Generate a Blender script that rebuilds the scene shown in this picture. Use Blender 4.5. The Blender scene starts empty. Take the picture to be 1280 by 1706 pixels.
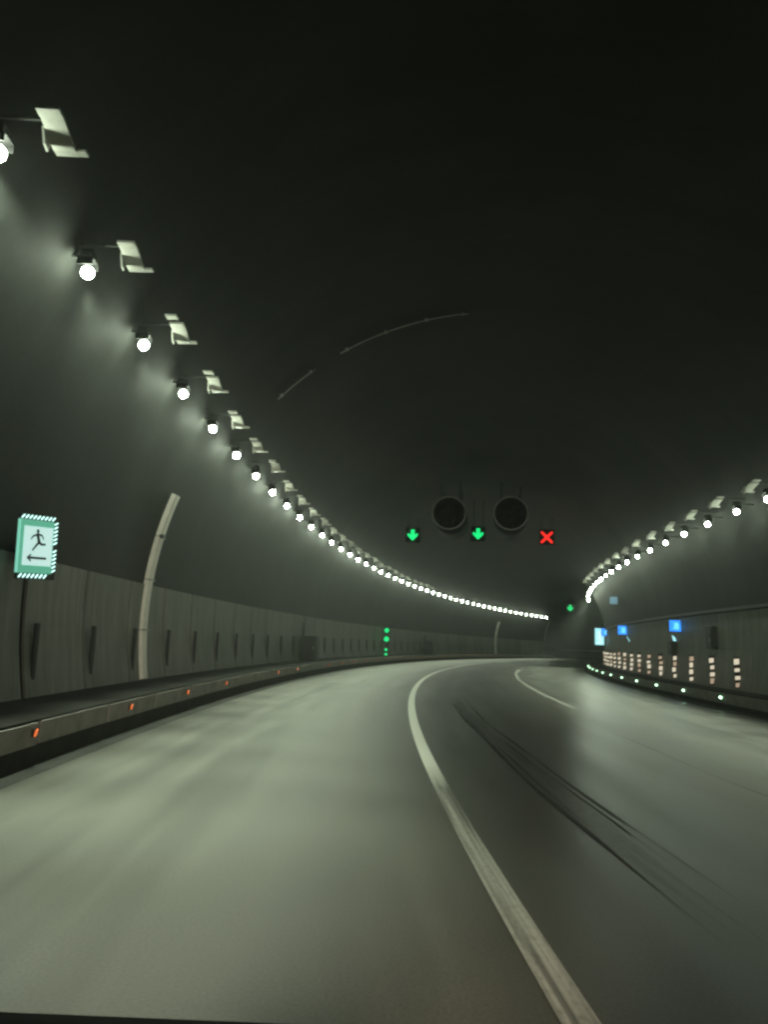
import bpy, bmesh, math, random
from mathutils import Matrix, Vector
random.seed(7)
scene = bpy.context.scene
COL = scene.collection
pi = math.pi

# ------------------------------------------------------------------ camera, world, exposure
CAM_H = 1.35
PITCH, ROLL = 0.166764, 0.041371
cam_d = bpy.data.cameras.new('camera')
cam_d.sensor_fit = 'VERTICAL'; cam_d.sensor_height = 24.0
cam_d.lens = 24.0 * 1278.487 / 1706.0
cam_d.clip_start = 0.05; cam_d.clip_end = 1000
cam = bpy.data.objects.new('camera', cam_d); COL.objects.link(cam)
_R = Vector((1, 0, 0)); _U = Vector((0, -math.sin(PITCH), math.cos(PITCH))); _F = Vector((0, math.cos(PITCH), math.sin(PITCH)))
_r = _R * math.cos(ROLL) + _U * math.sin(ROLL); _u = -_R * math.sin(ROLL) + _U * math.cos(ROLL)
cam.matrix_world = Matrix(((_r.x, _u.x, -_F.x, 0), (_r.y, _u.y, -_F.y, 0), (_r.z, _u.z, -_F.z, CAM_H), (0, 0, 0, 1)))
scene.camera = cam

world = bpy.data.worlds.new('World'); scene.world = world; world.use_nodes = True
world.node_tree.nodes['Background'].inputs['Color'].default_value = (0, 0, 0, 1)   # closed tunnel at night: no daylight
world.node_tree.nodes['Background'].inputs['Strength'].default_value = 0.0
LIGHT = (0.86, 1.0, 0.77)
SPOT_W = 3200.0          # road beam of one luminaire
LENS_E = 215.0           # glow of one luminaire lens
HEAD_W = 900.0          # headlamp beam of the car the view is taken from
HAZE = 0.0021
vs = scene.view_settings
vs.view_transform = 'Standard'; vs.look = 'None'; vs.exposure = -0.12; vs.gamma = 1.0; vs.use_curve_mapping = False
cy = scene.cycles
cy.max_bounces = 3; cy.diffuse_bounces = 2; cy.glossy_bounces = 2; cy.transmission_bounces = 2; cy.volume_bounces = 0
cy.sample_clamp_indirect = 4.0; cy.sample_clamp_direct = 0.0
cy.use_denoising = True; cy.use_adaptive_sampling = True; cy.adaptive_threshold = 0.03
cy.filter_width = 2.6
cy.caustics_reflective = False; cy.caustics_refractive = False

# ------------------------------------------------------------------ the tunnel's axis (lane line 1): s metres ahead, n metres left, z up
K0, K1, PSI, OFF = 0.0062463, -0.0124765, -0.0643855, 0.9676147
_ST = 0.1; _S0 = -40.0; _N = 2900
_px, _py, _th = [], [], []
def _build_axis():
    def kap(s): return K0 + K1 * min(max(s, 0), 400) / 1000
    i0 = int(round(-_S0 / _ST))
    xs, ys, ts = [0] * _N, [0] * _N, [0] * _N
    xs[i0], ys[i0], ts[i0] = OFF, 0.0, PSI
    for i in range(i0 + 1, _N):
        s = _S0 + i * _ST
        ts[i] = ts[i-1] + kap(s - _ST / 2) * _ST; m = (ts[i] + ts[i-1]) / 2
        xs[i] = xs[i-1] + math.sin(m) * _ST; ys[i] = ys[i-1] + math.cos(m) * _ST
    for i in range(i0 - 1, -1, -1):
        s = _S0 + i * _ST
        ts[i] = ts[i+1] - kap(s + _ST / 2) * _ST; m = (ts[i] + ts[i+1]) / 2
        xs[i] = xs[i+1] - math.sin(m) * _ST; ys[i] = ys[i+1] - math.cos(m) * _ST
    return xs, ys, ts
_px, _py, _th = _build_axis()
def axis(s):
    f = (s - _S0) / _ST; i = max(0, min(_N - 2, int(f))); f -= i
    return (_px[i] + (_px[i+1] - _px[i]) * f, _py[i] + (_py[i+1] - _py[i]) * f, _th[i] + (_th[i+1] - _th[i]) * f)
def P(s, n, z):
    x, y, t = axis(s)
    return Vector((x - math.cos(t) * n, y + math.sin(t) * n, z))
def frame(s, n, z, tilt=0.0, yaw=0.0):
    """local x = right across the tunnel, y = ahead along it, z = up"""
    x, y, t = axis(s)
    M = Matrix.Translation(P(s, n, z)) @ Matrix.Rotation(-t + yaw, 4, 'Z')
    return M @ Matrix.Rotation(tilt, 4, 'Y') if tilt else M
NC, RAD, ZC = -1.9, 7.2, 1.9                    # vault circle
def wall_n(z, side=1, r=RAD): return NC + side * math.sqrt(r * r - (z - ZC) ** 2)
def wall_tilt(z, side=1): return -side * math.asin(max(-1, min(1, (z - ZC) / RAD)))

# ------------------------------------------------------------------ materials
def new_mat(name):
    m = bpy.data.materials.new(name); m.use_nodes = True
    nt = m.node_tree; b = nt.nodes['Principled BSDF']
    return m, nt, b
def plain(name, col, rough=0.6, metal=0.0, noise=0.25, scale=6.0, bump=0.0, spec=0.5):
    m, nt, b = new_mat(name); N, L = nt.nodes, nt.links
    tc = N.new('ShaderNodeTexCoord'); nz = N.new('ShaderNodeTexNoise')
    nz.inputs['Scale'].default_value = scale; nz.inputs['Detail'].default_value = 5; nz.inputs['Roughness'].default_value = 0.65
    L.new(tc.outputs['Object'], nz.inputs['Vector'])
    r = N.new('ShaderNodeValToRGB'); r.color_ramp.elements[0].position = 0.3; r.color_ramp.elements[1].position = 0.7
    lo = [c * (1 - noise) for c in col]; hi = [min(1, c * (1 + noise)) for c in col]
    r.color_ramp.elements[0].color = (*lo, 1); r.color_ramp.elements[1].color = (*hi, 1)
    L.new(nz.outputs['Fac'], r.inputs['Fac']); L.new(r.outputs['Color'], b.inputs['Base Color'])
    b.inputs['Roughness'].default_value = rough; b.inputs['Metallic'].default_value = metal
    b.inputs['Specular IOR Level'].default_value = spec
    if bump:
        bp = N.new('ShaderNodeBump'); bp.inputs['Strength'].default_value = bump; bp.inputs['Distance'].default_value = 0.01
        n2 = N.new('ShaderNodeTexNoise'); n2.inputs['Scale'].default_value = scale * 12; n2.inputs['Detail'].default_value = 3
        L.new(tc.outputs['Object'], n2.inputs['Vector']); L.new(n2.outputs['Fac'], bp.inputs['Height']); L.new(bp.outputs['Normal'], b.inputs['Normal'])
    return m
def glow(name, col, strength, light=False):
    m, nt, b = new_mat(name)
    if not light: m.cycles.emission_sampling = 'NONE'
    b.inputs['Base Color'].default_value = (*[c * 0.5 for c in col], 1)
    b.inputs['Emission Color'].default_value = (*col, 1); b.inputs['Emission Strength'].default_value = strength
    b.inputs['Roughness'].default_value = 0.3
    return m
def uvmap(nt, sx, sy):
    N, L = nt.nodes, nt.links
    u = N.new('ShaderNodeUVMap'); u.uv_map = 'UVMap'
    mp = N.new('ShaderNodeMapping'); mp.inputs['Scale'].default_value = (sx, sy, 1)
    L.new(u.outputs['UV'], mp.inputs['Vector']); return mp.outputs['Vector']
def noise_node(nt, vec, scale=1.0, detail=4, rough=0.6):
    n = nt.nodes.new('ShaderNodeTexNoise'); n.inputs['Scale'].default_value = scale; n.inputs['Detail'].default_value = detail
    n.inputs['Roughness'].default_value = rough; nt.links.new(vec, n.inputs['Vector']); return n.outputs['Fac']
def ramp(nt, fac, stops):
    r = nt.nodes.new('ShaderNodeValToRGB'); e = r.color_ramp.elements
    while len(e) < len(stops): e.new(0.5)
    for k, (p_, c) in enumerate(stops):
        e[k].position = p_; e[k].color = (*c, 1) if not isinstance(c, (int, float)) else (c, c, c, 1)
    nt.links.new(fac, r.inputs['Fac']); return r.outputs['Color']
def mixc(nt, a, b, fac=None, mode='MULTIPLY', f=1.0):
    m = nt.nodes.new('ShaderNodeMix'); m.data_type = 'RGBA'; m.blend_type = mode
    m.inputs['Factor'].default_value = f
    if fac is not None: nt.links.new(fac, m.inputs['Factor'])
    for sock, v in ((m.inputs['A'], a), (m.inputs['B'], b)):
        if isinstance(v, tuple): sock.default_value = (*v, 1)
        else: nt.links.new(v, sock)
    return m.outputs['Result']
def bump(nt, b, fac, strength, dist):
    bp = nt.nodes.new('ShaderNodeBump'); bp.inputs['Strength'].default_value = strength; bp.inputs['Distance'].default_value = dist
    nt.links.new(fac, bp.inputs['Height']); nt.links.new(bp.outputs['Normal'], b.inputs['Normal'])

def mat_asphalt():
    m, nt, b = new_mat('asphalt')
    fine = noise_node(nt, uvmap(nt, 60, 60), 1, 3, .7)
    longi = noise_node(nt, uvmap(nt, .12, 1.6), 1, 4, .55)     # stretched along the lane: wheel paths, old seams
    patch = noise_node(nt, uvmap(nt, .35, .5), 1, 5, .6)
    c = ramp(nt, longi, [(.3, (.048, .049, .043)), (.72, (.082, .081, .068))])
    c = mixc(nt, c, ramp(nt, patch, [(.3, (.88, .88, .87)), (.7, (1.1, 1.1, 1.09))]))
    c = mixc(nt, c, ramp(nt, fine, [(.3, (.62, .62, .62)), (.7, (1.32, 1.32, 1.3))]))
    nt.links.new(c, b.inputs['Base Color'])
    rr = ramp(nt, longi, [(.3, .33), (.7, .42)])
    nt.links.new(rr, b.inputs['Roughness']); b.inputs['Specular IOR Level'].default_value = 0.5
    bump(nt, b, fine, .35, .004)
    return m
def mat_lining():
    m, nt, b = new_mat('painted_concrete_lining')
    run = noise_node(nt, uvmap(nt, 1.3, .12), 1, 5, .6)        # streaks that run down the wall
    blot = noise_node(nt, uvmap(nt, .25, .3), 1, 5, .6)
    fine = noise_node(nt, uvmap(nt, 9, 9), 1, 4, .65)
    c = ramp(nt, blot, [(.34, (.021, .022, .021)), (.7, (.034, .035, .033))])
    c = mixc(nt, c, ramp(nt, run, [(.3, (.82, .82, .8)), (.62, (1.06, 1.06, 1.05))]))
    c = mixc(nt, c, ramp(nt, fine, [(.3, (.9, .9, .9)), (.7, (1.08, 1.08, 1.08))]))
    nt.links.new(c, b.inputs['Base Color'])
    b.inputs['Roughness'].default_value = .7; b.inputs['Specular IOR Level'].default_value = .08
    b.inputs['Anisotropic'].default_value = 0.6
    tg = nt.nodes.new('ShaderNodeTangent'); tg.direction_type = 'UV_MAP'; tg.uv_map = 'UVMap'
    nt.links.new(tg.outputs['Tangent'], b.inputs['Tangent'])
    b.inputs['Anisotropic Rotation'].default_value = 0.25
    bump(nt, b, fine, .12, .004)
    return m
def mat_panel(name, k):
    m, nt, b = new_mat(name); N, L = nt.nodes, nt.links
    tc = N.new('ShaderNodeTexCoord'); oi = N.new('ShaderNodeObjectInfo')
    ad = N.new('ShaderNodeVectorMath'); ad.operation = 'ADD'
    sc = N.new('ShaderNodeVectorMath'); sc.operation = 'SCALE'; sc.inputs[3].default_value = 37.0
    cb = N.new('ShaderNodeCombineXYZ')
    for k in range(3): L.new(oi.outputs['Random'], cb.inputs[k])
    L.new(cb.outputs[0], sc.inputs[0]); L.new(tc.outputs['Object'], ad.inputs[0]); L.new(sc.outputs[0], ad.inputs[1])
    mp = N.new('ShaderNodeMapping'); mp.inputs['Scale'].default_value = (1, 4.5, .5); L.new(ad.outputs[0], mp.inputs['Vector'])
    run = noise_node(nt, mp.outputs['Vector'], 1.6, 5, .62)
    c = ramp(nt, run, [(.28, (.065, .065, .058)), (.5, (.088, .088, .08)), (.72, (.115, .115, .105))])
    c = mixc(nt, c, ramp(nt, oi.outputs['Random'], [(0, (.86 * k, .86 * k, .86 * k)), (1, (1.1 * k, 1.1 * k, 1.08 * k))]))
    L.new(c, b.inputs['Base Color']); b.inputs['Roughness'].default_value = .5; b.inputs['Specular IOR Level'].default_value = .12
    return m
def mat_line(name, far_tone):
    m, nt, b = new_mat(name)
    longi = noise_node(nt, uvmap(nt, .35, 28), 1, 4, .6)
    fine = noise_node(nt, uvmap(nt, 14, 30), 1, 4, .7)
    c = ramp(nt, longi, [(.36, (.11, .11, .095)), (.5, (.27, .27, .235)), (.66, (.40, .40, .35))])
    c = mixc(nt, c, ramp(nt, fine, [(.28, (.55, .55, .55)), (.5, (1, 1, 1))]))
    u = nt.nodes.new('ShaderNodeUVMap'); u.uv_map = 'UVMap'; sx = nt.nodes.new('ShaderNodeSeparateXYZ'); nt.links.new(u.outputs['UV'], sx.inputs[0])
    mr = nt.nodes.new('ShaderNodeMapRange'); mr.inputs['From Min'].default_value = 7.6; mr.inputs['From Max'].default_value = 9.0; nt.links.new(sx.outputs['X'], mr.inputs['Value'])
    c = mixc(nt, c, far_tone, mr.outputs['Result'], 'MIX')      # far stretch: headlamp light thrown back by the line, put into its colour
    nt.links.new(c, b.inputs['Base Color']); b.inputs['Roughness'].default_value = .5
    return m
M_ASPH, M_LINING, M_PANEL, M_LINE = mat_asphalt(), mat_lining(), mat_panel('wall_panel_enamel', .55), mat_line('worn_far_lit_road_paint', (.80, .80, .71))
M_PANEL_FARLIT = mat_panel('far_lit_wall_panel_enamel', 5.0); M_PANEL_MID = mat_panel('mid_wall_panel_enamel', 1.5)  # tones meant to paint the far wall's brighter light into the panels
M_LINE2 = mat_line('faded_road_paint', (.26, .26, .23))
M_BACK = plain('dark_joint', (.02, .02, .02), .9)
M_KERB = plain('kerb_concrete', (.20, .195, .175), .7, noise=.3, scale=3.5, bump=.3)
M_PLINTH = plain('shaded_kerb_foot', (.03, .03, .026), .9, spec=.1, noise=.4, scale=3)  # shadow along the lower kerb put into the colour
M_WALK = plain('dark_walkway_concrete', (.02, .02, .018), .95, spec=.08, noise=.35, scale=2.5, bump=.3)
M_EDGE_DARK = plain('unlit_road_edge', (.022, .022, .019), .8, spec=.15, noise=.35, scale=2)
M_TAR = plain('tar_mark', (.016, .016, .015), .6, noise=.3, scale=8)
M_TARSOFT = plain('rubber_smear', (.056, .056, .050), .42, noise=.35, scale=9)
M_WHITE = plain('white_duct_paint', (.80, .78, .70), .45, noise=.12, scale=5)
M_METAL = plain('grey_painted_metal', (.34, .35, .33), .4, metal=.3, noise=.15)
M_PALEMETAL = plain('pale_painted_sheet', (.62, .62, .56), .4, noise=.1)
M_DARKMETAL = plain('dark_painted_metal', (.03, .032, .03), .5, noise=.2)
M_BLACK = plain('black_plastic', (.006, .006, .006), .7, noise=.2, spec=.15)
M_BOARD = plain('dark_rubber_board', (.012, .012, .011), .7, noise=.3)
M_FAN = plain('grey_fan_steel', (.10, .102, .095), .45, metal=.5, noise=.2)
M_LENS = glow('lamp_lens_glow', LIGHT, LENS_E, True)
M_LENS_DIM = glow('aged_lamp_lens_glow', LIGHT, LENS_E * .45, True)
M_GREEN = glow('signal_green', (.01, 1.0, .26), 1.15, True)
M_RED = glow('signal_red', (1.0, .025, .018), 1.5, True)
M_GREEN2 = glow('post_lamp_green', (.01, .85, .24), 1.2, True)
M_EXITBODY = glow('exit_sign_green', (.16, .62, .42), .62)
M_EXITSIDE = glow('exit_sign_edge', (.30, .88, .66), .75)
M_EXITFACE = glow('exit_sign_panel', (.60, .88, .83), .92, True)
M_LED = glow('white_led', (.6, 1.0, .92), 2.2)
M_INK = plain('black_print', (.01, .018, .015), .6)
M_BLUE = glow('blue_sign_face', (.03, .28, 1.0), 1.5)
M_BLUEPALE = glow('pale_blue_print', (.12, .55, 1.0), 1.7)
M_BLUEDIM = glow('dim_blue_face', (.22, .42, .52), .55)
M_CYAN = glow('cyan_sign_face', (.40, .88, .95), 1.25)
M_CYANW = glow('cyan_sign_print', (.75, 1.0, 1.0), 1.3)
M_ORANGE = glow('orange_reflector', (1.0, .20, .05), .62)  # reflector face made to glow by itself
M_STUD = glow('green_white_stud', (.55, 1.0, .62), 7.0)
M_REFL = glow('pale_reflective_sheet', (1.0, .88, .66), .75)  # both sheets glow to stand in for headlamp light thrown back
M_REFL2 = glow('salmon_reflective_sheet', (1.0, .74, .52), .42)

# ------------------------------------------------------------------ object helpers
def link_mesh(name, bm, mats, parent=None, mat_world=None, smooth=False):
    me = bpy.data.meshes.new(name)
    bmesh.ops.recalc_face_normals(bm, faces=bm.faces)
    bm.to_mesh(me); bm.free()
    for m in (mats if isinstance(mats, (list, tuple)) else [mats]): me.materials.append(m)
    if smooth:
        for p_ in me.polygons: p_.use_smooth = True
    return add(name, me, parent, mat_world)
def add(name, data, parent=None, M=None):
    o = bpy.data.objects.new(name, data); COL.objects.link(o)
    if parent is not None: o.parent = parent
    if M is not None: o.matrix_local = M
    return o
def thing(name, label, cat, M, group=None):
    o = bpy.data.objects.new(name, None); COL.objects.link(o); o.matrix_world = M
    o.empty_display_size = .2
    return tag(o, label, cat, group)
def tag(o, label, cat, group=None):
    o['label'] = label; o['category'] = cat
    if group: o['group'] = group
    return o
def structure(o): o['kind'] = 'structure'; return o
def copy_tree(o, M=None, parent=None):
    c = o.copy(); COL.objects.link(c)
    if parent is not None: c.parent = parent
    if M is not None: c.matrix_world = M
    for ch in list(o.children): copy_tree(ch, None, c)
    return c
def ordinal(k):
    w = ['', 'first', 'second', 'third', 'fourth', 'fifth', 'sixth', 'seventh', 'eighth', 'ninth', 'tenth']
    if k < len(w): return w[k]
    return '%d%s' % (k, 'th' if 10 < k % 100 < 14 else {1: 'st', 2: 'nd', 3: 'rd'}.get(k % 10, 'th'))
def box(bm, x0, x1, y0, y1, z0, z1, M=None, bevel=0.0):
    v = [bm.verts.new((x, y, z)) for x in (x0, x1) for y in (y0, y1) for z in (z0, z1)]
    fs = [(0, 1, 3, 2), (4, 6, 7, 5), (0, 4, 5, 1), (2, 3, 7, 6), (0, 2, 6, 4), (1, 5, 7, 3)]
    ff = [bm.faces.new([v[i] for i in f]) for f in fs]
    vs_ = v
    if bevel:
        es = list({e for f in ff for e in f.edges})
        r = bmesh.ops.bevel(bm, geom=es, offset=bevel, segments=2, profile=.5, affect='EDGES')
        vs_ = list({q for f in r['faces'] for q in f.verts} | {q for q in v if q.is_valid})
    if M is not None: bmesh.ops.transform(bm, matrix=M, verts=vs_)
    return vs_
def one_box(*a, **k):
    bm = bmesh.new(); box(bm, *a, **k); return bm
def tube(bm, pts, r, seg=8, cap=True):
    rings = []
    for i, p_ in enumerate(pts):
        d = (pts[min(i+1, len(pts)-1)] - pts[max(i-1, 0)]).normalized()
        a = d.orthogonal().normalized() if i == 0 else None
        if i == 0: ref = a
        ref = (ref - d * ref.dot(d)).normalized(); q = d.cross(ref)
        rr = r[i] if isinstance(r, (list, tuple)) else r
        rings.append([bm.verts.new(p_ + (ref * math.cos(2*pi*k/seg) + q * math.sin(2*pi*k/seg)) * rr) for k in range(seg)])
    for a, b in zip(rings, rings[1:]):
        for k in range(seg): bm.faces.new((a[k], a[(k+1) % seg], b[(k+1) % seg], b[k]))
    if cap:
        bm.faces.new(rings[0][::-1]); bm.faces.new(rings[-1])
def lathe(bm, prof, seg=24, axis_y=True, closed=False):
    """profile (radius, y) turned about local y"""
    rings = [[bm.verts.new((r * math.cos(2*pi*k/seg), y, r * math.sin(2*pi*k/seg))) for k in range(seg)] for r, y in prof]
    for a, b in zip(rings, rings[1:]):
        for k in range(seg): bm.faces.new((a[k], a[(k+1) % seg], b[(k+1) % seg], b[k]))
    if closed:
        a, b = rings[-1], rings[0]
        for k in range(seg): bm.faces.new((a[k], a[(k+1) % seg], b[(k+1) % seg], b[k]))
def extrude_poly(bm, pts2, t0, t1, fn):
    """flat polygon pts2 (u,v) with thickness; fn(u, v, t) gives the point"""
    a = [bm.verts.new(fn(u, v, t0)) for u, v in pts2]; b = [bm.verts.new(fn(u, v, t1)) for u, v in pts2]
    n = len(pts2)
    bm.faces.new(a[::-1]); bm.faces.new(b)
    for k in range(n): bm.faces.new((a[k], a[(k+1) % n], b[(k+1) % n], b[k]))
def frange(a, b, step):
    n = max(1, int(round((b - a) / step))); return [a + (b - a) * k / n for k in range(n + 1)]
def loft(name, prof, ss, mat, parent=None, closed=False, smooth=False, caps=False):
    """sweep a cross-section of (n, z) along the tunnel; UV = (s, arc length) in metres"""
    bm = bmesh.new(); uv = bm.loops.layers.uv.new('UVMap')
    pr = list(prof) + ([prof[0]] if closed else [])
    d = [0.0]
    for a, b in zip(pr, pr[1:]): d.append(d[-1] + math.hypot(b[0]-a[0], b[1]-a[1]))
    k_ = len(prof)
    grid = [[bm.verts.new(P(s, n, z)) for n, z in prof] for s in ss]
    for i in range(len(ss) - 1):
        for j in range(len(pr) - 1):
            q = ((i, j), (i+1, j), (i+1, j+1), (i, j+1))
            f = bm.faces.new([grid[a][b % k_] for a, b in q])
            for lp, (a, b) in zip(f.loops, q): lp[uv].uv = (ss[a], d[b])
    if caps and closed:
        bm.faces.new(grid[0]); bm.faces.new(grid[-1][::-1])
    return link_mesh(name, bm, mat, parent, None, smooth)

# ------------------------------------------------------------------ road
S_BACK, S_CORNER, S_END = -26.0, 108.0, 205.0
road = structure(loft('road', [(13.0, 0), (8, 0), (4, 0), (2, 0), (0, 0), (-2, 0), (-4, 0), (-6, 0), (-8, 0), (-10.0, 0)], frange(S_BACK, S_END, 1.5), M_ASPH))
loft('lane_line', [(.075, .004), (-.075, .004)], frange(S_BACK, 150, .75), M_LINE, road)
loft('lane_dash', [(-3.70, .004), (-3.84, .004)], frange(18.3, 47, .75), M_LINE2, road)
loft('lane_dash', [(-3.70, .004), (-3.84, .004)], frange(58, 88, 1), M_LINE2, road)
def ribbon(name, n0, s0, s1, w, mat, wob, seed, parent, step=.35, z=.004):
    rnd = random.Random(seed); bm = bmesh.new(); prev = None
    ph = [rnd.uniform(0, 6.28) for _ in range(4)]
    ss = frange(s0, s1, step)
    for i, s in enumerate(ss):
        t = i / (len(ss) - 1)
        c = n0 + wob * (math.sin(s * .45 + ph[0]) + .6 * math.sin(s * 1.1 + ph[1]))
        ww = w * (.35 + .65 * abs(math.sin(s * .8 + ph[2]))) * min(1, 6 * t + .05, 6 * (1 - t) + .05) * rnd.uniform(.75, 1.2)
        a, b = bm.verts.new(P(s, c + ww / 2, z)), bm.verts.new(P(s, c - ww / 2, z))
        if prev: bm.faces.new((prev[0], prev[1], b, a))
        prev = (a, b)
    return link_mesh(name, bm, mat, parent)
for k, (n0, s0, s1, w, mt, wob) in enumerate([(-.95, 3.8, 19, .045, M_TAR, .018), (-1.33, 4.5, 20, .035, M_TAR, .02), (-1.02, 6, 18.6, .02, M_TAR, .02),
                                              (-1.23, 5.2, 12, .018, M_TAR, .02), (-1.12, 8, 19.5, .03, M_TARSOFT, .02),
                                              (-3.3, 6, 14, .02, M_TAR, .05)]):
    ribbon('tar_seam', n0, s0, s1, w, mt, wob, k, road)
for k, (n0, w) in enumerate([(-1.03, .09), (-1.16, .12)]):
    ribbon('rubber_smear', n0, 3.8, 20.5, w * 1.5, M_TARSOFT, .025, 30 + k, road, .3, .0012 + .0008 * k)
loft('dark_edge_strip', [(3.985, .004), (3.78, .004)], frange(S_BACK, S_CORNER, 1.5), M_EDGE_DARK, road)  # strip paints in the dark road edge outside the lamps' light
loft('dark_edge_strip', [(-7.66, .004), (-7.935, .004)], frange(S_BACK, 120, 1.5), M_EDGE_DARK, road)

# ------------------------------------------------------------------ walkways with kerb stones
def walkway(name, n_face, n_back, ztop, s0, s1, zs):
    sgn = 1 if n_back > n_face else -1
    w = structure(loft(name, [(n_face + sgn * .20, .02), (n_face + sgn * .20, ztop - .026), (n_face + sgn * .012, ztop - .026), (n_face + sgn * .012, ztop - .006), (n_face + sgn * .018, ztop), (n_back, ztop), (n_back, .02)], frange(s0, s1, 1.5), M_WALK))
    loft('kerb_foot', [(n_face + sgn * .02, 0.0), (n_face + sgn * .02, zs), (n_face + sgn * .175, zs), (n_face + sgn * .175, 0.0)], frange(s0, s1, 1.5), M_PLINTH, w)
    stone = None; ln = 2.0
    k = 0; s = s0
    while s < s1 - .5:
        if stone is None:
            bm = one_box(-.09, .09, -ln/2 + .008, ln/2 - .008, 0, ztop - zs - .032, bevel=.005)
            stone = link_mesh('kerb_stone', bm, M_KERB, w, frame(s + ln/2, n_face + sgn * .09, zs + .002)); me = stone.data
        else:
            add('kerb_stone', me, w, frame(s + ln/2 , n_face + sgn * (.09 + random.uniform(-.004, .004)), zs + .002 + random.uniform(-.004, .003)))
        s += ln
    return w
walkway('walkway', 4.0, 5.25, .45, -10.0, S_CORNER, .20)
walkway('walkway', -7.95, -9.15, .42, 4.0, 84.0, .14)
wl = structure(loft('walkway', [(7.6, .0), (7.6, .40), (9.2, .40)], frange(S_CORNER, 170, 2), M_WALK))

# ------------------------------------------------------------------ tunnel vault
A0 = math.asin(-ZC / RAD)
def arc_prof(r, a0, a1, n=40): return [(NC + r * math.cos(a0 + (a1 - a0) * k / n), ZC + r * math.sin(a0 + (a1 - a0) * k / n)) for k in range(n + 1)]
vault = thing('tunnel_vault', 'dim grey concrete tunnel vault curving away to the right', 'tunnel', frame(0, NC, 0))
VI = vault.matrix_world.inverted()
def vault_part(o):
    o.parent = vault; o.matrix_parent_inverse = VI; return o
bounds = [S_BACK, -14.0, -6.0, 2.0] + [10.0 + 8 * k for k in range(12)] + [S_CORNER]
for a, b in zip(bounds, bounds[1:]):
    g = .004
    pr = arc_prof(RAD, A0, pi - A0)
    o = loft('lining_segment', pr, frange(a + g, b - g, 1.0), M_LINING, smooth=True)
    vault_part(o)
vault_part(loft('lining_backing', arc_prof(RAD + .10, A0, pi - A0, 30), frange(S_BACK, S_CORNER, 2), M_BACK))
# beyond the corner the tunnel widens to the left for a lay-by
WID = 3.7
def wide_prof(r, n=20):
    pr = [(NC + WID + r * math.cos(A0 + (pi/2 - A0) * k / n), ZC + r * math.sin(A0 + (pi/2 - A0) * k / n)) for k in range(n + 1)]
    pr += [(NC + r * math.cos(pi/2 + (pi/2 - A0) * k / n), ZC + r * math.sin(pi/2 + (pi/2 - A0) * k / n)) for k in range(n + 1)]
    return pr
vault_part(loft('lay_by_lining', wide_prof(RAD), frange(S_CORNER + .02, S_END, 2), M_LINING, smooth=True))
bm = bmesh.new()
wa, wb = arc_prof(RAD, A0, pi - A0, 41), wide_prof(RAD)
A_, B_ = [bm.verts.new(P(S_CORNER, n, z)) for n, z in wa[:22]], [bm.verts.new(P(S_CORNER + .012, n, z)) for n, z in wb[:22]]
for k in range(21): bm.faces.new((A_[k], A_[k+1], B_[k+1], B_[k]))
vault_part(link_mesh('headwall', bm, M_LINING))
for sc_ in (S_BACK, S_END):
    bm = bmesh.new(); bm.faces.new([bm.verts.new(P(sc_, n, z)) for n, z in wide_prof(RAD + .1)]); vault_part(link_mesh('end_wall', bm, M_BACK))
vault_part(loft('corner_trim', arc_prof(RAD - .05, math.asin((.45 - ZC) / RAD), math.asin((5.3 - ZC) / RAD), 14), [S_CORNER - .30, S_CORNER], M_WHITE))
vault_part(loft('wall_stripe', [(NC + WID + 7.15, 1.12), (NC + WID + 7.15, 1.24)], frange(S_CORNER + .5, 165, 2), M_WHITE))
vault_part(loft('wall_foot', [(NC + WID + 7.12, .41), (NC + WID + 7.12, 1.11)], frange(S_CORNER + .5, 165, 2), M_WALK))
# cross-vault conduit with clips
cd = thing('ceiling_conduit', 'thin pale conduit crossing the dark vault above the near lane', 'conduit', frame(17.0, 1.2, 8.5))
CI = cd.matrix_world.inverted()
bm = bmesh.new()
for a0, a1 in ((43, 52.0), (57.5, 83)):
    tube(bm, [CI @ P(17.0, NC + 7.15 * math.cos(math.radians(a)), ZC + 7.15 * math.sin(math.radians(a))) for a in frange(a0, a1, 1.5)], .013, 8)
link_mesh('pipe', bm, M_METAL, cd, None, True)
for a in (44, 51, 59, 67, 75, 82):
    a = math.radians(a)
    bm = one_box(-.03, .03, -.025, .025, -.016, .05)
    link_mesh('clip', bm, M_METAL, cd, CI @ frame(17.0, NC + 7.15 * math.cos(a), ZC + 7.15 * math.sin(a)) @ Matrix.Rotation(a - pi / 2, 4, 'Y'))

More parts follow.
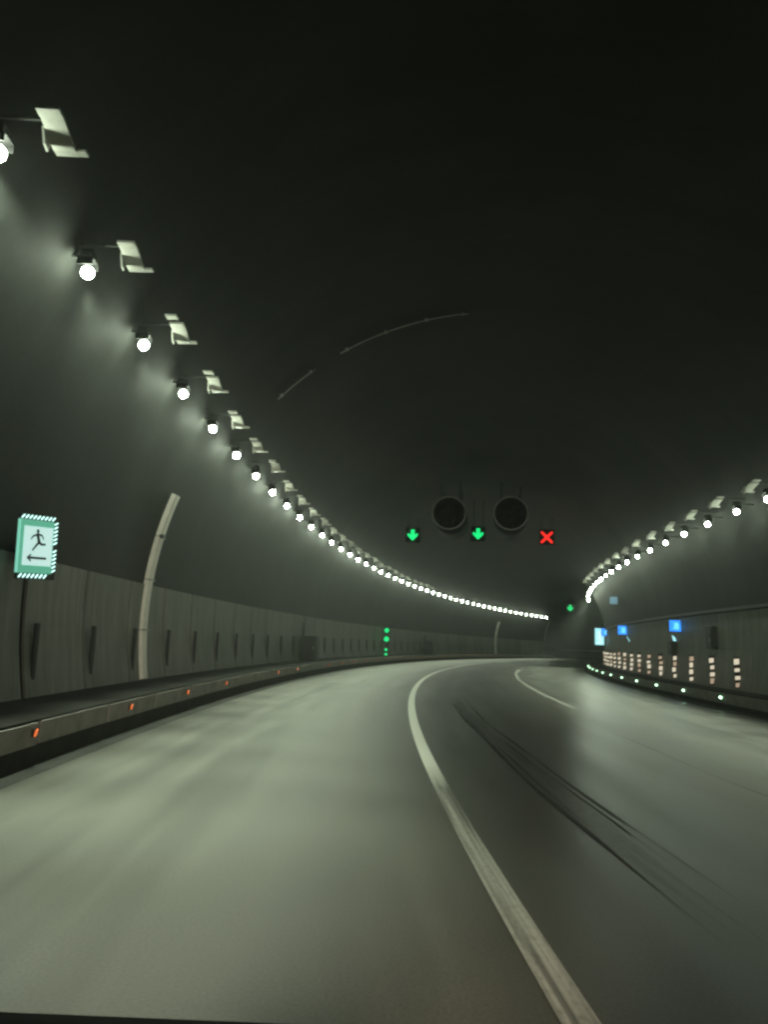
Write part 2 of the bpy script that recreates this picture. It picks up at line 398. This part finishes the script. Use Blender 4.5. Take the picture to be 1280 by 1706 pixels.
# ------------------------------------------------------------------ wall cladding panels
def cladding(label, side, s0, s1, zb, zt, big_every):
    t = thing('cladding_wall', label, 'wall', frame(s0, wall_n(zb, side), zb))
    TI = t.matrix_world.inverted()
    LN = 2.0; r = RAD - .055; me = {}
    s = s0; k = 0
    while s < s1 - .1:
        gap = .045 if k % 4 == 0 else .014
        pm = (M_PANEL_FARLIT if s > 84 else M_PANEL_MID if s > 48 else M_PANEL) if side > 0 else M_PANEL_MID
        key = (gap, pm.name)
        if key not in me:
            bm = bmesh.new()
            zs = [zb + (zt - zb) * q / 6 for q in range(7)]
            n0 = wall_n(zb, side)
            def px(z, rr): return -(wall_n(z, side, rr) - n0)
            y0, y1 = -LN / 2 + gap, LN / 2 - .012
            ring = [(px(z, r), z - zb) for z in zs] + [(px(z, r + .035), z - zb) for z in reversed(zs)]
            A = [bm.verts.new((x, y0, z)) for x, z in ring]; B = [bm.verts.new((x, y1, z)) for x, z in ring]
            n_ = len(ring)
            for q in range(n_): bm.faces.new((A[q], A[(q+1) % n_], B[(q+1) % n_], B[q]))
            for q in range(6):
                for R_ in (A, B): bm.faces.new((R_[q], R_[q+1], R_[n_-2-q], R_[n_-1-q]))
            o = link_mesh('wall_panel', bm, pm, t); me[key] = o.data
            o.matrix_local = TI @ frame(s + LN/2, n0, zb)
        else:
            o = add('wall_panel', me[key], t, TI @ frame(s + LN/2, wall_n(zb, side) + random.uniform(-.006, .006), zb))
        s += LN; k += 1
    return t
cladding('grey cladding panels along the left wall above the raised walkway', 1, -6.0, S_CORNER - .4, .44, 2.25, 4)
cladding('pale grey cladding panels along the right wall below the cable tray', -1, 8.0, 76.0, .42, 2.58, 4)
tray = loft('cable_tray', [(wall_n(2.64, -1) + .16, 2.62), (wall_n(2.64, -1) + .16, 2.70), (wall_n(2.64, -1) - .02, 2.70), (wall_n(2.64, -1) - .02, 2.62)], frange(16, 76, 2), M_DARKMETAL, closed=True, caps=True)
tag(tray, 'long dark cable tray along the top of the right wall panels', 'cable tray')

# ------------------------------------------------------------------ luminaires
def make_lamp(side):
    t = thing('tunnel_lamp', '', 'lamp', Matrix.Identity(4))
    # local x points right; wall is at -side*x. origin at lens centre
    sg = -side
    aim = Matrix.Rotation(-side * math.radians(24), 4, 'Y') @ Matrix.Rotation(math.radians(-22), 4, 'X')
    bm = bmesh.new(); box(bm, -.075, .075, -.09, .09, .13, .21, None, bevel=.02)
    link_mesh('housing', bm, M_DARKMETAL, t)
    bm = bmesh.new()                                   # short visor, added to keep lens light off the vault
    box(bm, -.09, .09, -.10, .10, .112, .126)
    for y in (-.095, .085): box(bm, -.09, .09, y, y + .01, .04, .111)
    link_mesh('added_visor', bm, M_BLACK, t)
    bm = bmesh.new()
    for k in range(5): box(bm, -.06, .06, -.075 + k * .036, -.067 + k * .036, .21, .23)
    link_mesh('cooling_fin', bm, M_DARKMETAL, t)
    bm = bmesh.new(); bmesh.ops.create_icosphere(bm, subdivisions=2, radius=(.07 if side > 0 else .06)); bmesh.ops.translate(bm, vec=(0, 0, -.03), verts=bm.verts); bmesh.ops.transform(bm, matrix=aim, verts=bm.verts)
    link_mesh('lens', bm, M_LENS, t, None, True)
    bm = bmesh.new(); box(bm, min(sg * .02, sg * .42) , max(sg * .02, sg * .42), -.02, .02, .16, .19)
    link_mesh('bracket', bm, M_DARKMETAL, t)
    ld = bpy.data.lights.new('lamp_light', 'SPOT'); ld.energy = SPOT_W * (1.0 if side > 0 else .72); ld.color = LIGHT; ld.spot_size = math.radians(52 if side > 0 else 52); ld.spot_blend = 1.0; ld.shadow_soft_size = .06
    lo = add('lamp_light', ld, t, Matrix.Translation((0, 0, -.20)) @ Matrix.Rotation(-side * math.radians(18.5 if side > 0 else 29), 4, 'Y') @ Matrix.Rotation(math.radians(-10), 4, 'X'))
    return t
def place_lamps(side, n, z, s0, ds, k0, k1, vis, text, grp):
    proto = make_lamp(side); dim = None
    for k in range(k0, k1):
        M = frame(s0 + ds * k + (.3 if side < 0 and k == 0 else 0), n, z)
        o = proto if k == k0 else copy_tree(proto)
        o.matrix_world = M
        if k in (6, 10, 13, 17, 20, 24, 27, 29, 33, 36, 40, 43) and k != k0:      # aged units glow weaker
            for ch in o.children:
                if ch.name.startswith('lens'):
                    if dim is None: dim = ch.data.copy(); dim.materials[0] = M_LENS_DIM
                    ch.data = dim
        if k in vis:
            j = list(vis).index(k) + 1
            o['label'] = text % ordinal(j)
        else:
            o['label'] = 'lit round tunnel lamp on the %s wall outside the picture' % ('left' if side > 0 else 'right')
        o['group'] = grp
place_lamps(1, 4.13, 5.35, 6.1034, 2.1105, 0, 48, range(0, 48), 'lit left wall lamp, %s in its row from the photo\'s left edge', 'lit lamps along the left wall')
place_lamps(-1, -7.94, 4.91, 17.143, 2.0967, -6, 21, range(0, 19), 'lit right wall lamp, %s in its row from the photo\'s right edge', 'lit lamps along the right wall')

def make_unlit(side):
    t = thing('unlit_lamp', '', 'lamp', Matrix.Identity(4))
    # sloping cover with a flat lip toward traffic
    bm = bmesh.new()
    prof = [(-.36, .06), (-.20, .045), (-.05, .0), (.08, -.05), (.19, -.07), (.30, -.07)]
    top = [[bm.verts.new((x, y, z)) for x in (-.14, .12)] for y, z in prof]
    bot = [[bm.verts.new((x, y, z - .035)) for x in (-.14, .12)] for y, z in prof]
    for k in range(len(prof) - 1):
        bm.faces.new((top[k][0], top[k][1], top[k+1][1], top[k+1][0])); bm.faces.new((bot[k][0], bot[k+1][0], bot[k+1][1], bot[k][1]))
        for e in (0, 1): bm.faces.new((top[k][e], top[k+1][e], bot[k+1][e], bot[k][e]))
    for e in (0, -1): bm.faces.new((top[e][0], top[e][1], bot[e][1], bot[e][0]))
    link_mesh('cover', bm, M_PALEMETAL, t)
    link_mesh('lip', one_box(.122, .24, .19, .30, -.104, -.072, bevel=.006), M_PALEMETAL, t)
    bm = bmesh.new(); extrude_poly(bm, [(-.10, .0), (-.02, -.17), (.08, -.20), (.12, -.06), (.06, .0)], -.17, -.143, lambda u, v, w: (w, u, v))
    link_mesh('side_cheek', bm, M_PALEMETAL, t)
    link_mesh('rear_plate', one_box(-.15, .06, -.66, -.46, .06, .09, bevel=.006), M_PALEMETAL, t)
    link_mesh('rear_strut', one_box(-.03, .03, -.56, -.30, .092, .12), M_DARKMETAL, t)
    bm = bmesh.new(); d = side
    box(bm, min(-d * .02, -d * 1.0), max(-d * .02, -d * 1.0), .02, .05, .16, .19)
    box(bm, -.015, .015, .02, .05, .0, .19)
    link_mesh('bracket_arm', bm, M_DARKMETAL, t)
    for ch in t.children: ch.matrix_local = Matrix.Scale(.75, 4)
    return t
def place_unlit(side, n, z, s0, ds, count, text, grp):
    proto = make_unlit(side); made = []
    for k in range(count):
        o = proto if k == 0 else copy_tree(proto)
        o.matrix_world = frame(s0 + ds * k + random.uniform(-.1, .1), n + random.uniform(-.03, .03), z + random.uniform(-.03, .03))
        o['label'] = text % ordinal(k + 1); o['group'] = grp
        made.append(o)
    for o in made[:2] if side > 0 else []:                     # the two nearest have no second plate
        for ch in list(o.children):
            if ch.name.startswith('rear_'): bpy.data.objects.remove(ch)
place_unlit(1, 3.62, 5.55, 6.1034, 2.1105, 26, 'unlit pale luminaire beside the left lamps, %s from the photo\'s top left', 'unlit luminaires beside the left lamps')
place_unlit(-1, -7.45, 5.12, 17.143, 2.0967, 14, 'unlit pale luminaire beside the right lamps, %s from the right edge', 'unlit luminaires beside the right lamps')

# ------------------------------------------------------------------ lane control signals
def signal(s, n, z, kind, label, scale=1.0):
    t = thing('lane_signal', label, 'traffic signal', frame(s, n, z) @ Matrix.Scale(scale, 4), 'lane control signals over the road')
    link_mesh('housing', one_box(-.46, .46, 0, .22, -.46, .46, bevel=.03), M_BLACK, t)
    bm = bmesh.new(); fn = lambda u, v, w: (u, w, v)
    if kind == 'arrow':
        extrude_poly(bm, [(0, -.36), (.33, -.02), (.33, .10), (.26, .12), (.12, .0), (.12, .36), (-.12, .36), (-.12, .0), (-.26, .12), (-.33, .10), (-.33, -.02)], -.02, -.004, fn)
        link_mesh('arrow', bm, M_GREEN, t)
    else:
        w = .10; q = .36
        pts = [(q-w, q+.0), (q, q), (q, q-w), (w*1.05, 0), (q, -q+w), (q, -q), (q-w, -q), (0, -w*1.05), (-q+w, -q), (-q, -q), (-q, -q+w), (-w*1.05, 0), (-q, q-w), (-q, q), (-q+w, q), (0, w*1.05)]
        extrude_poly(bm, pts, -.02, -.004, fn); link_mesh('cross', bm, M_RED, t)
    bm = bmesh.new(); box(bm, -.5, .5, -.16, .0, .46, .475); link_mesh('visor', bm, M_BLACK, t)
    ztop = ZC + math.sqrt(RAD**2 - (n - NC)**2)
    for x in (-.3, .3):
        bm = bmesh.new(); tube(bm, [Vector((x, .11, .44)), Vector((x, .11, (ztop - z) / scale + .05))], .025, 8); link_mesh('hanger', bm, M_DARKMETAL, t)
signal(41.2, 1.88, 7.10, 'arrow', 'green down arrow lane signal, leftmost of the three over the road', .85)
signal(41.2, -1.66, 7.22, 'arrow', 'green down arrow lane signal in the middle, below and between the jet fans', .85)
signal(41.2, -5.27, 7.10, 'cross', 'red cross lane signal over the right lane', .85)
signal(108.5, 1.9, 6.8, 'arrow', 'small distant green lane signal left of the end of the right lamp row', 1.2)

# ------------------------------------------------------------------ jet fans
def fan(s, n, z, label):
    t = thing('jet_fan', label, 'fan', frame(s, n, z), 'jet fans under the vault')
    bm = bmesh.new(); lathe(bm, [(.80, .0), (.80, 3.6), (.72, 3.6), (.72, 0.0)], 40, closed=True); link_mesh('casing', bm, M_BLACK, t, None, True)  # casing, hub and blades black: the fan's inner shade put into colour
    bm = bmesh.new(); bmesh_ring = [(.80 + .032 * math.cos(a), -.02 + .05 * math.sin(a)) for a in [2*pi*k/10 for k in range(10)]]
    lathe(bm, [(r - .03, y) for r, y in bmesh_ring], 48, closed=True); link_mesh('inlet_ring', bm, M_METAL, t, None, True)
    bm = bmesh.new(); lathe(bm, [(.001, 3.2), (.71, 3.2), (.71, 3.26), (.001, 3.26)], 32); link_mesh('rear_baffle', bm, M_BLACK, t)  # disc added to black out the view through the casing
    bm = bmesh.new(); lathe(bm, [(.001, 1.1), (.10, 1.12), (.20, 1.23), (.23, 1.4), (.23, 2.6), (.001, 2.9)], 20); link_mesh('hub', bm, M_BLACK, t, None, True)
    for k in range(8):
        a = 2*pi*k/8; bm = bmesh.new()
        extrude_poly(bm, [(.2, -.09), (.66, -.13), (.67, .10), (.2, .09)], -.01, .01, lambda u, v, w: (u, 1.5 + w + v * .5, v))
        link_mesh('blade', bm, M_BLACK, t, Matrix.Rotation(a, 4, 'Y'))
    for y in (.8, 2.8):
        for x in (-.45, .45):
            zt = ZC + math.sqrt(RAD**2 - (n - x - NC)**2) - z
            bm = bmesh.new(); tube(bm, [Vector((x, y, .62)), Vector((x, y, zt + .04))], .03, 8); link_mesh('hanger', bm, M_DARKMETAL, t)
fan(35.6, -.52, 7.40, 'faint round jet fan under the vault, the left one of two')
fan(35.6, -3.38, 7.43, 'round jet fan with a pale rim under the vault, the right one of two')

# ------------------------------------------------------------------ exit sign on the left wall
zc_ = 2.335
t = thing('exit_sign', 'glowing green exit sign with running figure and left arrow on the left wall', 'sign', frame(9.60, wall_n(zc_) - .27, zc_, 0.0, math.radians(-32)) @ Matrix.Rotation(math.radians(2.5), 4, 'X') @ Matrix.Diagonal((1, .54, .86, 1)))
link_mesh('back_plate', one_box(.0, .055, -.41, .57, -.47, .47, bevel=.01), M_DARKMETAL, t)
link_mesh('light_box', one_box(.02, .075, -.42, .44, -.385, .385, bevel=.008), [M_EXITBODY], t)
link_mesh('edge_strip', one_box(.03, .077, -.440, -.423, -.385, .385), M_EXITSIDE, t)
link_mesh('panel', one_box(.076, .081, -.33, .41, -.275, .29), M_EXITFACE, t)
bm = bmesh.new(); extrude_poly(bm, [(.0, -.36), (.0, .5), (-.14, .5), (-.44, .40), (-.06, -.36)], -.2, .2, lambda u, v, w: (u, v, w)); link_mesh('wedge_bracket', bm, M_DARKMETAL, t)
def stroke(bm, a, b, w, w2=None):
    a, b = Vector(a), Vector(b); d = (b - a).normalized(); q = Vector((-d.y, d.x)); w2 = w2 or w
    extrude_poly(bm, [a + q*w, b + q*w2, b - q*w2, a - q*w], .081, .085, lambda u, v, x: (x, u, v))
bm = bmesh.new()
extrude_poly(bm, [(.01 + .035*math.cos(2*pi*k/12), .225 + .03*math.sin(2*pi*k/12)) for k in range(12)], .081, .085, lambda u, v, x: (x, u, v))
stroke(bm, (0.0, .19), (.06, .06), .030, .034)
stroke(bm, (0.02, .185), (-.11, .145), .014); stroke(bm, (-.11, .145), (-.15, .10), .012)
stroke(bm, (0.03, .18), (.13, .165), .014); stroke(bm, (.13, .165), (.17, .11), .012)
stroke(bm, (.06, .07), (-.03, .0), .02); stroke(bm, (-.03, .0), (-.10, -.06), .016)
stroke(bm, (.06, .06), (.13, .035), .02); stroke(bm, (.13, .035), (.23, .04), .016)
link_mesh('running_figure', bm, M_INK, t)
bm = bmesh.new(); stroke(bm, (-.17, -.165), (.27, -.165), .017); stroke(bm, (-.22, -.17), (-.12, -.115), .012); stroke(bm, (-.22, -.16), (-.12, -.215), .012)
link_mesh('arrow', bm, M_INK, t)
dash = one_box(.056, .074, -.040, .040, -.007, .007)
bm = dash; led0 = link_mesh('led_dash', bm, M_LED, t, Matrix.Translation((0, -.36, .425)) @ Matrix.Rotation(math.radians(35), 4, 'X'))
for k in range(1, 9): add('led_dash', led0.data, t, Matrix.Translation((0, -.36 + k * .098, .425)) @ Matrix.Rotation(math.radians(35), 4, 'X'))
for k in range(7): add('led_dash', led0.data, t, Matrix.Translation((0, -.34 + k * .105, -.425)) @ Matrix.Rotation(math.radians(38), 4, 'X'))
for k in range(12): add('led_dash', led0.data, t, Matrix.Translation((0, .50,   .36 - k * .058 - (.06 if k > 5 else 0))) @ Matrix.Rotation(math.radians(22), 4, 'X'))

# ------------------------------------------------------------------ white ducts on the left wall
def duct(s, label, ztop, w):
    t = thing('white_duct', label, 'duct', frame(s, wall_n(.45), .45)); TI = t.matrix_world.inverted()
    zs = [.45, 1.37, 2.35, 3.22, ztop]
    for a, b in zip(zs, zs[1:]):
        bm = bmesh.new()
        g = [a + .008 + (b - a - .016) * k / 4 for k in range(5)]
        rows = []
        for z in g:
            th = math.asin((z - ZC) / RAD)
            row = []
            for rr, y in ((RAD - .03, -w), (RAD - .11, -w * .8), (RAD - .13, 0), (RAD - .11, w * .8), (RAD - .03, w)):
                row.append(bm.verts.new(TI @ P(s + y + (z - .45) * .11, NC + rr * math.cos(th), ZC + rr * math.sin(th))))
            rows.append(row)
        for r0, r1 in zip(rows, rows[1:]):
            for k in range(4): bm.faces.new((r0[k], r0[k+1], r1[k+1], r1[k]))
            bm.faces.new((r0[4], r0[0], r1[0], r1[4]))
        bm.faces.new(rows[0]); bm.faces.new(rows[-1][::-1])
        link_mesh('duct_segment', bm, M_WHITE, t)
    for z in zs[1:4]:
        th = math.asin((z - ZC) / RAD)
        link_mesh('joint_band', one_box(-.015, .012, -w * .98, w * .98, -.02, .02), M_METAL, t, TI @ frame(s + (z - .45) * .11, NC + (RAD - .118) * math.cos(th), ZC + (RAD - .118) * math.sin(th), -th))
    z = 3.22; th = math.asin((z - ZC) / RAD)
    link_mesh('dark_clamp', one_box(-.01, .06, -.1, .06, -.03, .03), M_DARKMETAL, t, TI @ frame(s - .1 + (z - .45) * .11, NC + (RAD - .13) * math.cos(th), ZC + (RAD - .13) * math.sin(th), -th))
duct(14.65, 'tall white segmented duct climbing the left wall nearest the camera', 4.1, .16)
duct(88.3, 'small far white duct on the left wall near the bend', 4.1, .30)

# ------------------------------------------------------------------ dark delineator boards on the left wall
proto = None
for k in range(42):
    s = 8.33 + 1.968 * k
    if k in (3,): s -= .05
    M = frame(s, wall_n(1.0) - .075, .65)
    lab = 'dark upright delineator board on the left wall, %s from the left edge' % ordinal(k + 1)
    if proto is None:
        t = thing('delineator_board', lab, 'delineator', M, 'dark delineator boards on the left wall')
        bm = one_box(-.015, .035, -.055, .055, 0, .75, bevel=.012); link_mesh('board', bm, M_BOARD, t)
        bm = bmesh.new(); box(bm, -.03, -.015, -.03, .03, .1, .16); box(bm, -.03, -.015, -.03, .03, .6, .66); link_mesh('fixing', bm, M_METAL, t)
        proto = t
    else:
        t = copy_tree(proto, M); t['label'] = lab

# ------------------------------------------------------------------ stacked reflective markers on the right wall
seg_me = None
for k in range(15):
    s = 22.1 + 2.1 * k
    t = thing('reflector_stack', 'stack of pale reflective plates on the right wall, %s from the right edge' % ordinal(k + 1), 'reflector', frame(s, wall_n(.9, -1) + .16, .48, 0, math.radians(-12)), 'reflector stacks on the right wall')
    link_mesh('back_board', one_box(-.075, .075, .02, .045, 0, .84, bevel=.008), M_BOARD, t)
    rnd = random.Random(k * 13 + 1)
    for j in range(4):
        mt = M_REFL2 if rnd.random() < .18 else M_REFL
        x = rnd.uniform(-.02, .02)
        w = rnd.uniform(.052, .068); h = rnd.uniform(.11, .175)
        z = .02 + j * .205 + rnd.uniform(-.01, .01)
        bm = bmesh.new(); extrude_poly(bm, [(-w + x, z), (w + x, z + .02), (w + x, z + h), (-w + x, z + h - .015)], .0, .018, lambda u, v, q: (u, q, v))
        link_mesh('reflective_plate', bm, mt, t)

# ------------------------------------------------------------------ kerb reflectors and studs
proto = None
for k in [q for q in range(30) if q not in (4, 7)]:
    M = frame(7.85 + 2.94 * k, 4.0 - .012, .33)
    lab = 'small orange reflector on the left kerb, %s from the left edge' % ordinal(k + 1 - (k > 4) - (k > 7))
    if proto is None:
        t = thing('kerb_reflector', lab, 'reflector', M, 'orange reflectors along the left kerb')
        link_mesh('base', one_box(-.01, .012, -.038, .038, -.038, .038, bevel=.005), M_PLINTH, t)
        bm = bmesh.new(); extrude_poly(bm, [(-.030, -.034), (.006, -.018), (.030, .034), (-.006, .018)], .012, .03, lambda u, v, q: (q, u, v)); link_mesh('reflector_face', bm, M_ORANGE, t)
        proto = t
    else:
        t = copy_tree(proto, M); t['label'] = lab
proto = None
for k in range(12):
    M = frame(20.8 + 3.15 * k, -7.94, .27)
    lab = 'small glowing green stud on the right kerb, %s from the right edge' % ordinal(k + 1)
    if proto is None:
        t = thing('kerb_stud', lab, 'road stud', M, 'glowing studs along the right kerb')
        link_mesh('base', one_box(-.03, .025, -.08, .08, -.06, .06, bevel=.01), M_BLACK, t)
        link_mesh('stud_lens', one_box(-.055, .0, -.105, -.079, -.025, .025, M=Matrix.Rotation(math.radians(25), 4, 'Y')), M_STUD, t)
        proto = t
    else:
        t = copy_tree(proto, M); t['label'] = lab

# ------------------------------------------------------------------ dark cabinets on the left walkway
def cabinet(s, label, h):
    t = thing('equipment_cabinet', label, 'cabinet', frame(s, 4.78, .44), 'dark cabinets on the left walkway')
    link_mesh('body', one_box(-.34, .34, -.3, .3, 0, h, bevel=.015), M_DARKMETAL, t)
    d = link_mesh('door', one_box(-.30, .30, -.322, -.302, .06, h - .06, bevel=.006), M_DARKMETAL, t)
    link_mesh('handle', one_box(.20, .23, -.345, -.324, h * .45, h * .6), M_METAL, d)
    link_mesh('conduit', one_box(-.38, -.30, .1, .18, 0, 1.55), M_BOARD, t)
cabinet(31.3, 'dark equipment cabinet on the left walkway nearer the camera', 1.0)
cabinet(62.7, 'dark equipment cabinet on the left walkway farther toward the bend', 1.05)

# ------------------------------------------------------------------ green signal post on the left
t = thing('signal_post', 'slim post with a column of green lights on the left walkway', 'signal', frame(50.2, 4.95, .44))
bm = bmesh.new(); tube(bm, [Vector((0, .12, 0)), Vector((0, .12, 1.95))], .04, 10); link_mesh('pole', bm, M_DARKMETAL, t)
for z, r in ((1.62, .15), (1.06, .17), (.38, .095), (.07, .095)):
    h = link_mesh('lamp_head', one_box(-.2 if r > .12 else -.13, .2 if r > .12 else .13, .0, .1, z - r - .05, z + r + .05, bevel=.02), M_BLACK, t)
    bm = bmesh.new(); lathe(bm, [(.001, -.05), (r * .6, -.04), (r, -.005), (r, .004)], 16); link_mesh('green_lens', bm, M_GREEN2, h, Matrix.Translation((0, 0, z)), True)

# ------------------------------------------------------------------ blue signs and cabinets on the right wall
def blue_sign(s, z, size, label, mats, nz=None, lamp=None):
    n = (wall_n(z, -1) + .24) if nz is None else nz
    t = thing('blue_sign', label, 'sign', frame(s, n, z), 'glowing signs on the right wall')
    link_mesh('box', one_box(-size/2, size/2, 0, .10, -size/2, size/2, bevel=.012), M_DARKMETAL, t)
    q = size * .46
    link_mesh('face', one_box(-q, q, -.012, -.001, -q, q), mats[0], t)
    bm = bmesh.new(); a = size
    extrude_poly(bm, [(-.18*a, -.26*a), (.28*a, -.30*a), (.30*a, .14*a), (.16*a, .30*a), (.02*a, .22*a), (-.12*a, .28*a), (-.06*a, .05*a)], -.018, -.0125, lambda u, v, w: (u, w, v))
    link_mesh('symbol', bm, mats[1], t)
    link_mesh('arm', one_box(.02, .34, .03, .07, -.02, .02), M_METAL, t)
blue_sign(28.1, 2.30, .42, 'bright blue lit sign high on the right wall nearest the camera', (M_BLUE, M_BLUEPALE))
blue_sign(39.4, 2.36, .46, 'bright blue lit sign in the middle of the right wall', (M_BLUE, M_BLUEPALE))
blue_sign(52.0, 2.50, .50, 'small blue lit sign beside the tall cyan sign at the bend', (M_BLUE, M_BLUEPALE), -8.95)
blue_sign(40.7, 3.86, .40, 'dim grey blue sign above the others on the right wall', (M_BLUEDIM, M_BLUEDIM))
def ind(s, z, label, tilt):
    t = thing('indicator_lamp', label, 'lamp', frame(s, wall_n(z, -1) + .12, z))
    link_mesh('base', one_box(-.07, .10, 0, .08, -.12, .12, bevel=.01), M_DARKMETAL, t)
    bm = bmesh.new(); extrude_poly(bm, [(-.08, .13), (.02, .06), (.08, -.12), (-.04, -.06)] if not tilt else [(-.09, .14), (-.04, .10), (.08, -.13), (.03, -.10)], -.03, -.001, lambda u, v, w: (u, w, v)); link_mesh('lens', bm, M_CYAN, t)
ind(28.8, 1.86, 'small cyan indicator lamp under the nearest blue sign', False)
ind(38.4, 1.92, 'slim pale indicator lamp under the middle blue sign', True)
t = thing('exit_sign', 'tall pale cyan lit sign at the end of the right wall', 'sign', frame(53.0, -8.62, 2.22))
link_mesh('box', one_box(-.31, .31, 0, .14, -.56, .56, bevel=.02), M_DARKMETAL, t)
link_mesh('face', one_box(-.285, .285, -.014, -.001, -.53, .53), M_CYAN, t)
bm = bmesh.new()
for a, b in (((-.12, .30), (.08, .10)), ((.08, .10), (-.10, -.05)), ((-.10, -.05), (.12, -.22)), ((-.15, -.38), (.17, -.38))):
    a, b = Vector(a), Vector(b); d = (b - a).normalized(); q = Vector((-d.y, d.x)) * .04
    extrude_poly(bm, [a + q, b + q, b - q, a - q], -.019, -.0145, lambda u, v, w: (u, w, v))
link_mesh('symbol', bm, M_CYANW, t)
link_mesh('arm', one_box(.1, .50, .04, .10, -.03, .03), M_METAL, t)
def niche(s, z0, z1, w, label):
    t = thing('wall_cabinet', label, 'cabinet', frame(s, wall_n((z0 + z1) / 2, -1) + .10, z0), 'dark cabinets on the right wall')
    link_mesh('body', one_box(-.14, .10, -w/2, w/2, 0, z1 - z0, bevel=.02), M_DARKMETAL, t)
    d = link_mesh('door', one_box(-.16, -.142, -w/2 + .03, w/2 - .03, .03, z1 - z0 - .03), M_DARKMETAL, t)
    link_mesh('handle', one_box(-.18, -.162, -w/2 + .06, -w/2 + .09, .2, .3), M_METAL, d)
niche(24.4, 1.55, 2.22, .5, 'dark box on the right wall above the reflector stacks near the photo edge')
niche(28.9, 1.32, 1.78, .5, 'dark cabinet on the right wall below the nearest blue sign')

# ------------------------------------------------------------------ the car's dashboard at the bottom of the view
t = thing('car', 'black car dashboard edge along the bottom left of the view', 'car', Matrix.Translation((-.25, .62, .45)))
bm = bmesh.new()
prof = [(-.34, .44), (-.20, .535), (0, .556), (.10, .562), (.132, .560), (.15, .545), (.16, .50), (.16, .10), (-.34, .10)]
rows = []
for i, x in enumerate(frange(-.75, .75, .1)):
    rows.append([bm.verts.new((x, y, z)) for y, z in prof])
for a, b in zip(rows, rows[1:]):
    for k in range(len(prof)): bm.faces.new((a[k], a[(k+1) % len(prof)], b[(k+1) % len(prof)], b[k]))
bm.faces.new(rows[0][::-1]); bm.faces.new(rows[-1])
link_mesh('dashboard', bm, M_BLACK, t, None, True)
link_mesh('trim_strip', one_box(-.75, .75, .163, .170, .46, .50), M_DARKMETAL, t)

for x in (-.62, .62):          # the car's own beams, out of view, tipped up to light wall and duct
    bm = bmesh.new(); lathe(bm, [(.001, .30), (.07, .295), (.10, .27), (.10, .18), (.001, .16)], 16)
    h = link_mesh('headlamp', bm, M_PALEMETAL, t, Matrix.Translation((x, 0, .17)), True)
    ld = bpy.data.lights.new('headlamp_light', 'SPOT'); ld.energy = HEAD_W; ld.color = (1.0, .86, .66); ld.spot_size = math.radians(56); ld.spot_blend = .9; ld.shadow_soft_size = .08
    add('headlamp_light', ld, h, Matrix.Translation((0, .36, 0)) @ Matrix.Rotation(math.radians(93), 4, 'X'))

# ------------------------------------------------------------------ haze
m = bpy.data.materials.new('tunnel_haze'); m.use_nodes = True; nt = m.node_tree
for nd in list(nt.nodes):
    if nd.type != 'OUTPUT_MATERIAL': nt.nodes.remove(nd)
out = [nd for nd in nt.nodes if nd.type == 'OUTPUT_MATERIAL'][0]
pv = nt.nodes.new('ShaderNodeVolumePrincipled')
pv.inputs['Color'].default_value = (.86, .93, .86, 1); pv.inputs['Density'].default_value = HAZE; pv.inputs['Anisotropy'].default_value = 0.7
nt.links.new(pv.outputs['Volume'], out.inputs['Volume'])
xs = [P(s, n, 0) for s in (S_BACK, 0, 50, 100, 150, S_END) for n in (12, -10)]
bm = one_box(min(v.x for v in xs) - 3, max(v.x for v in xs) + 3, min(v.y for v in xs) - 3, max(v.y for v in xs) + 3, -1.2, 10.2)
hz = link_mesh('haze', bm, m); hz['kind'] = 'stuff'
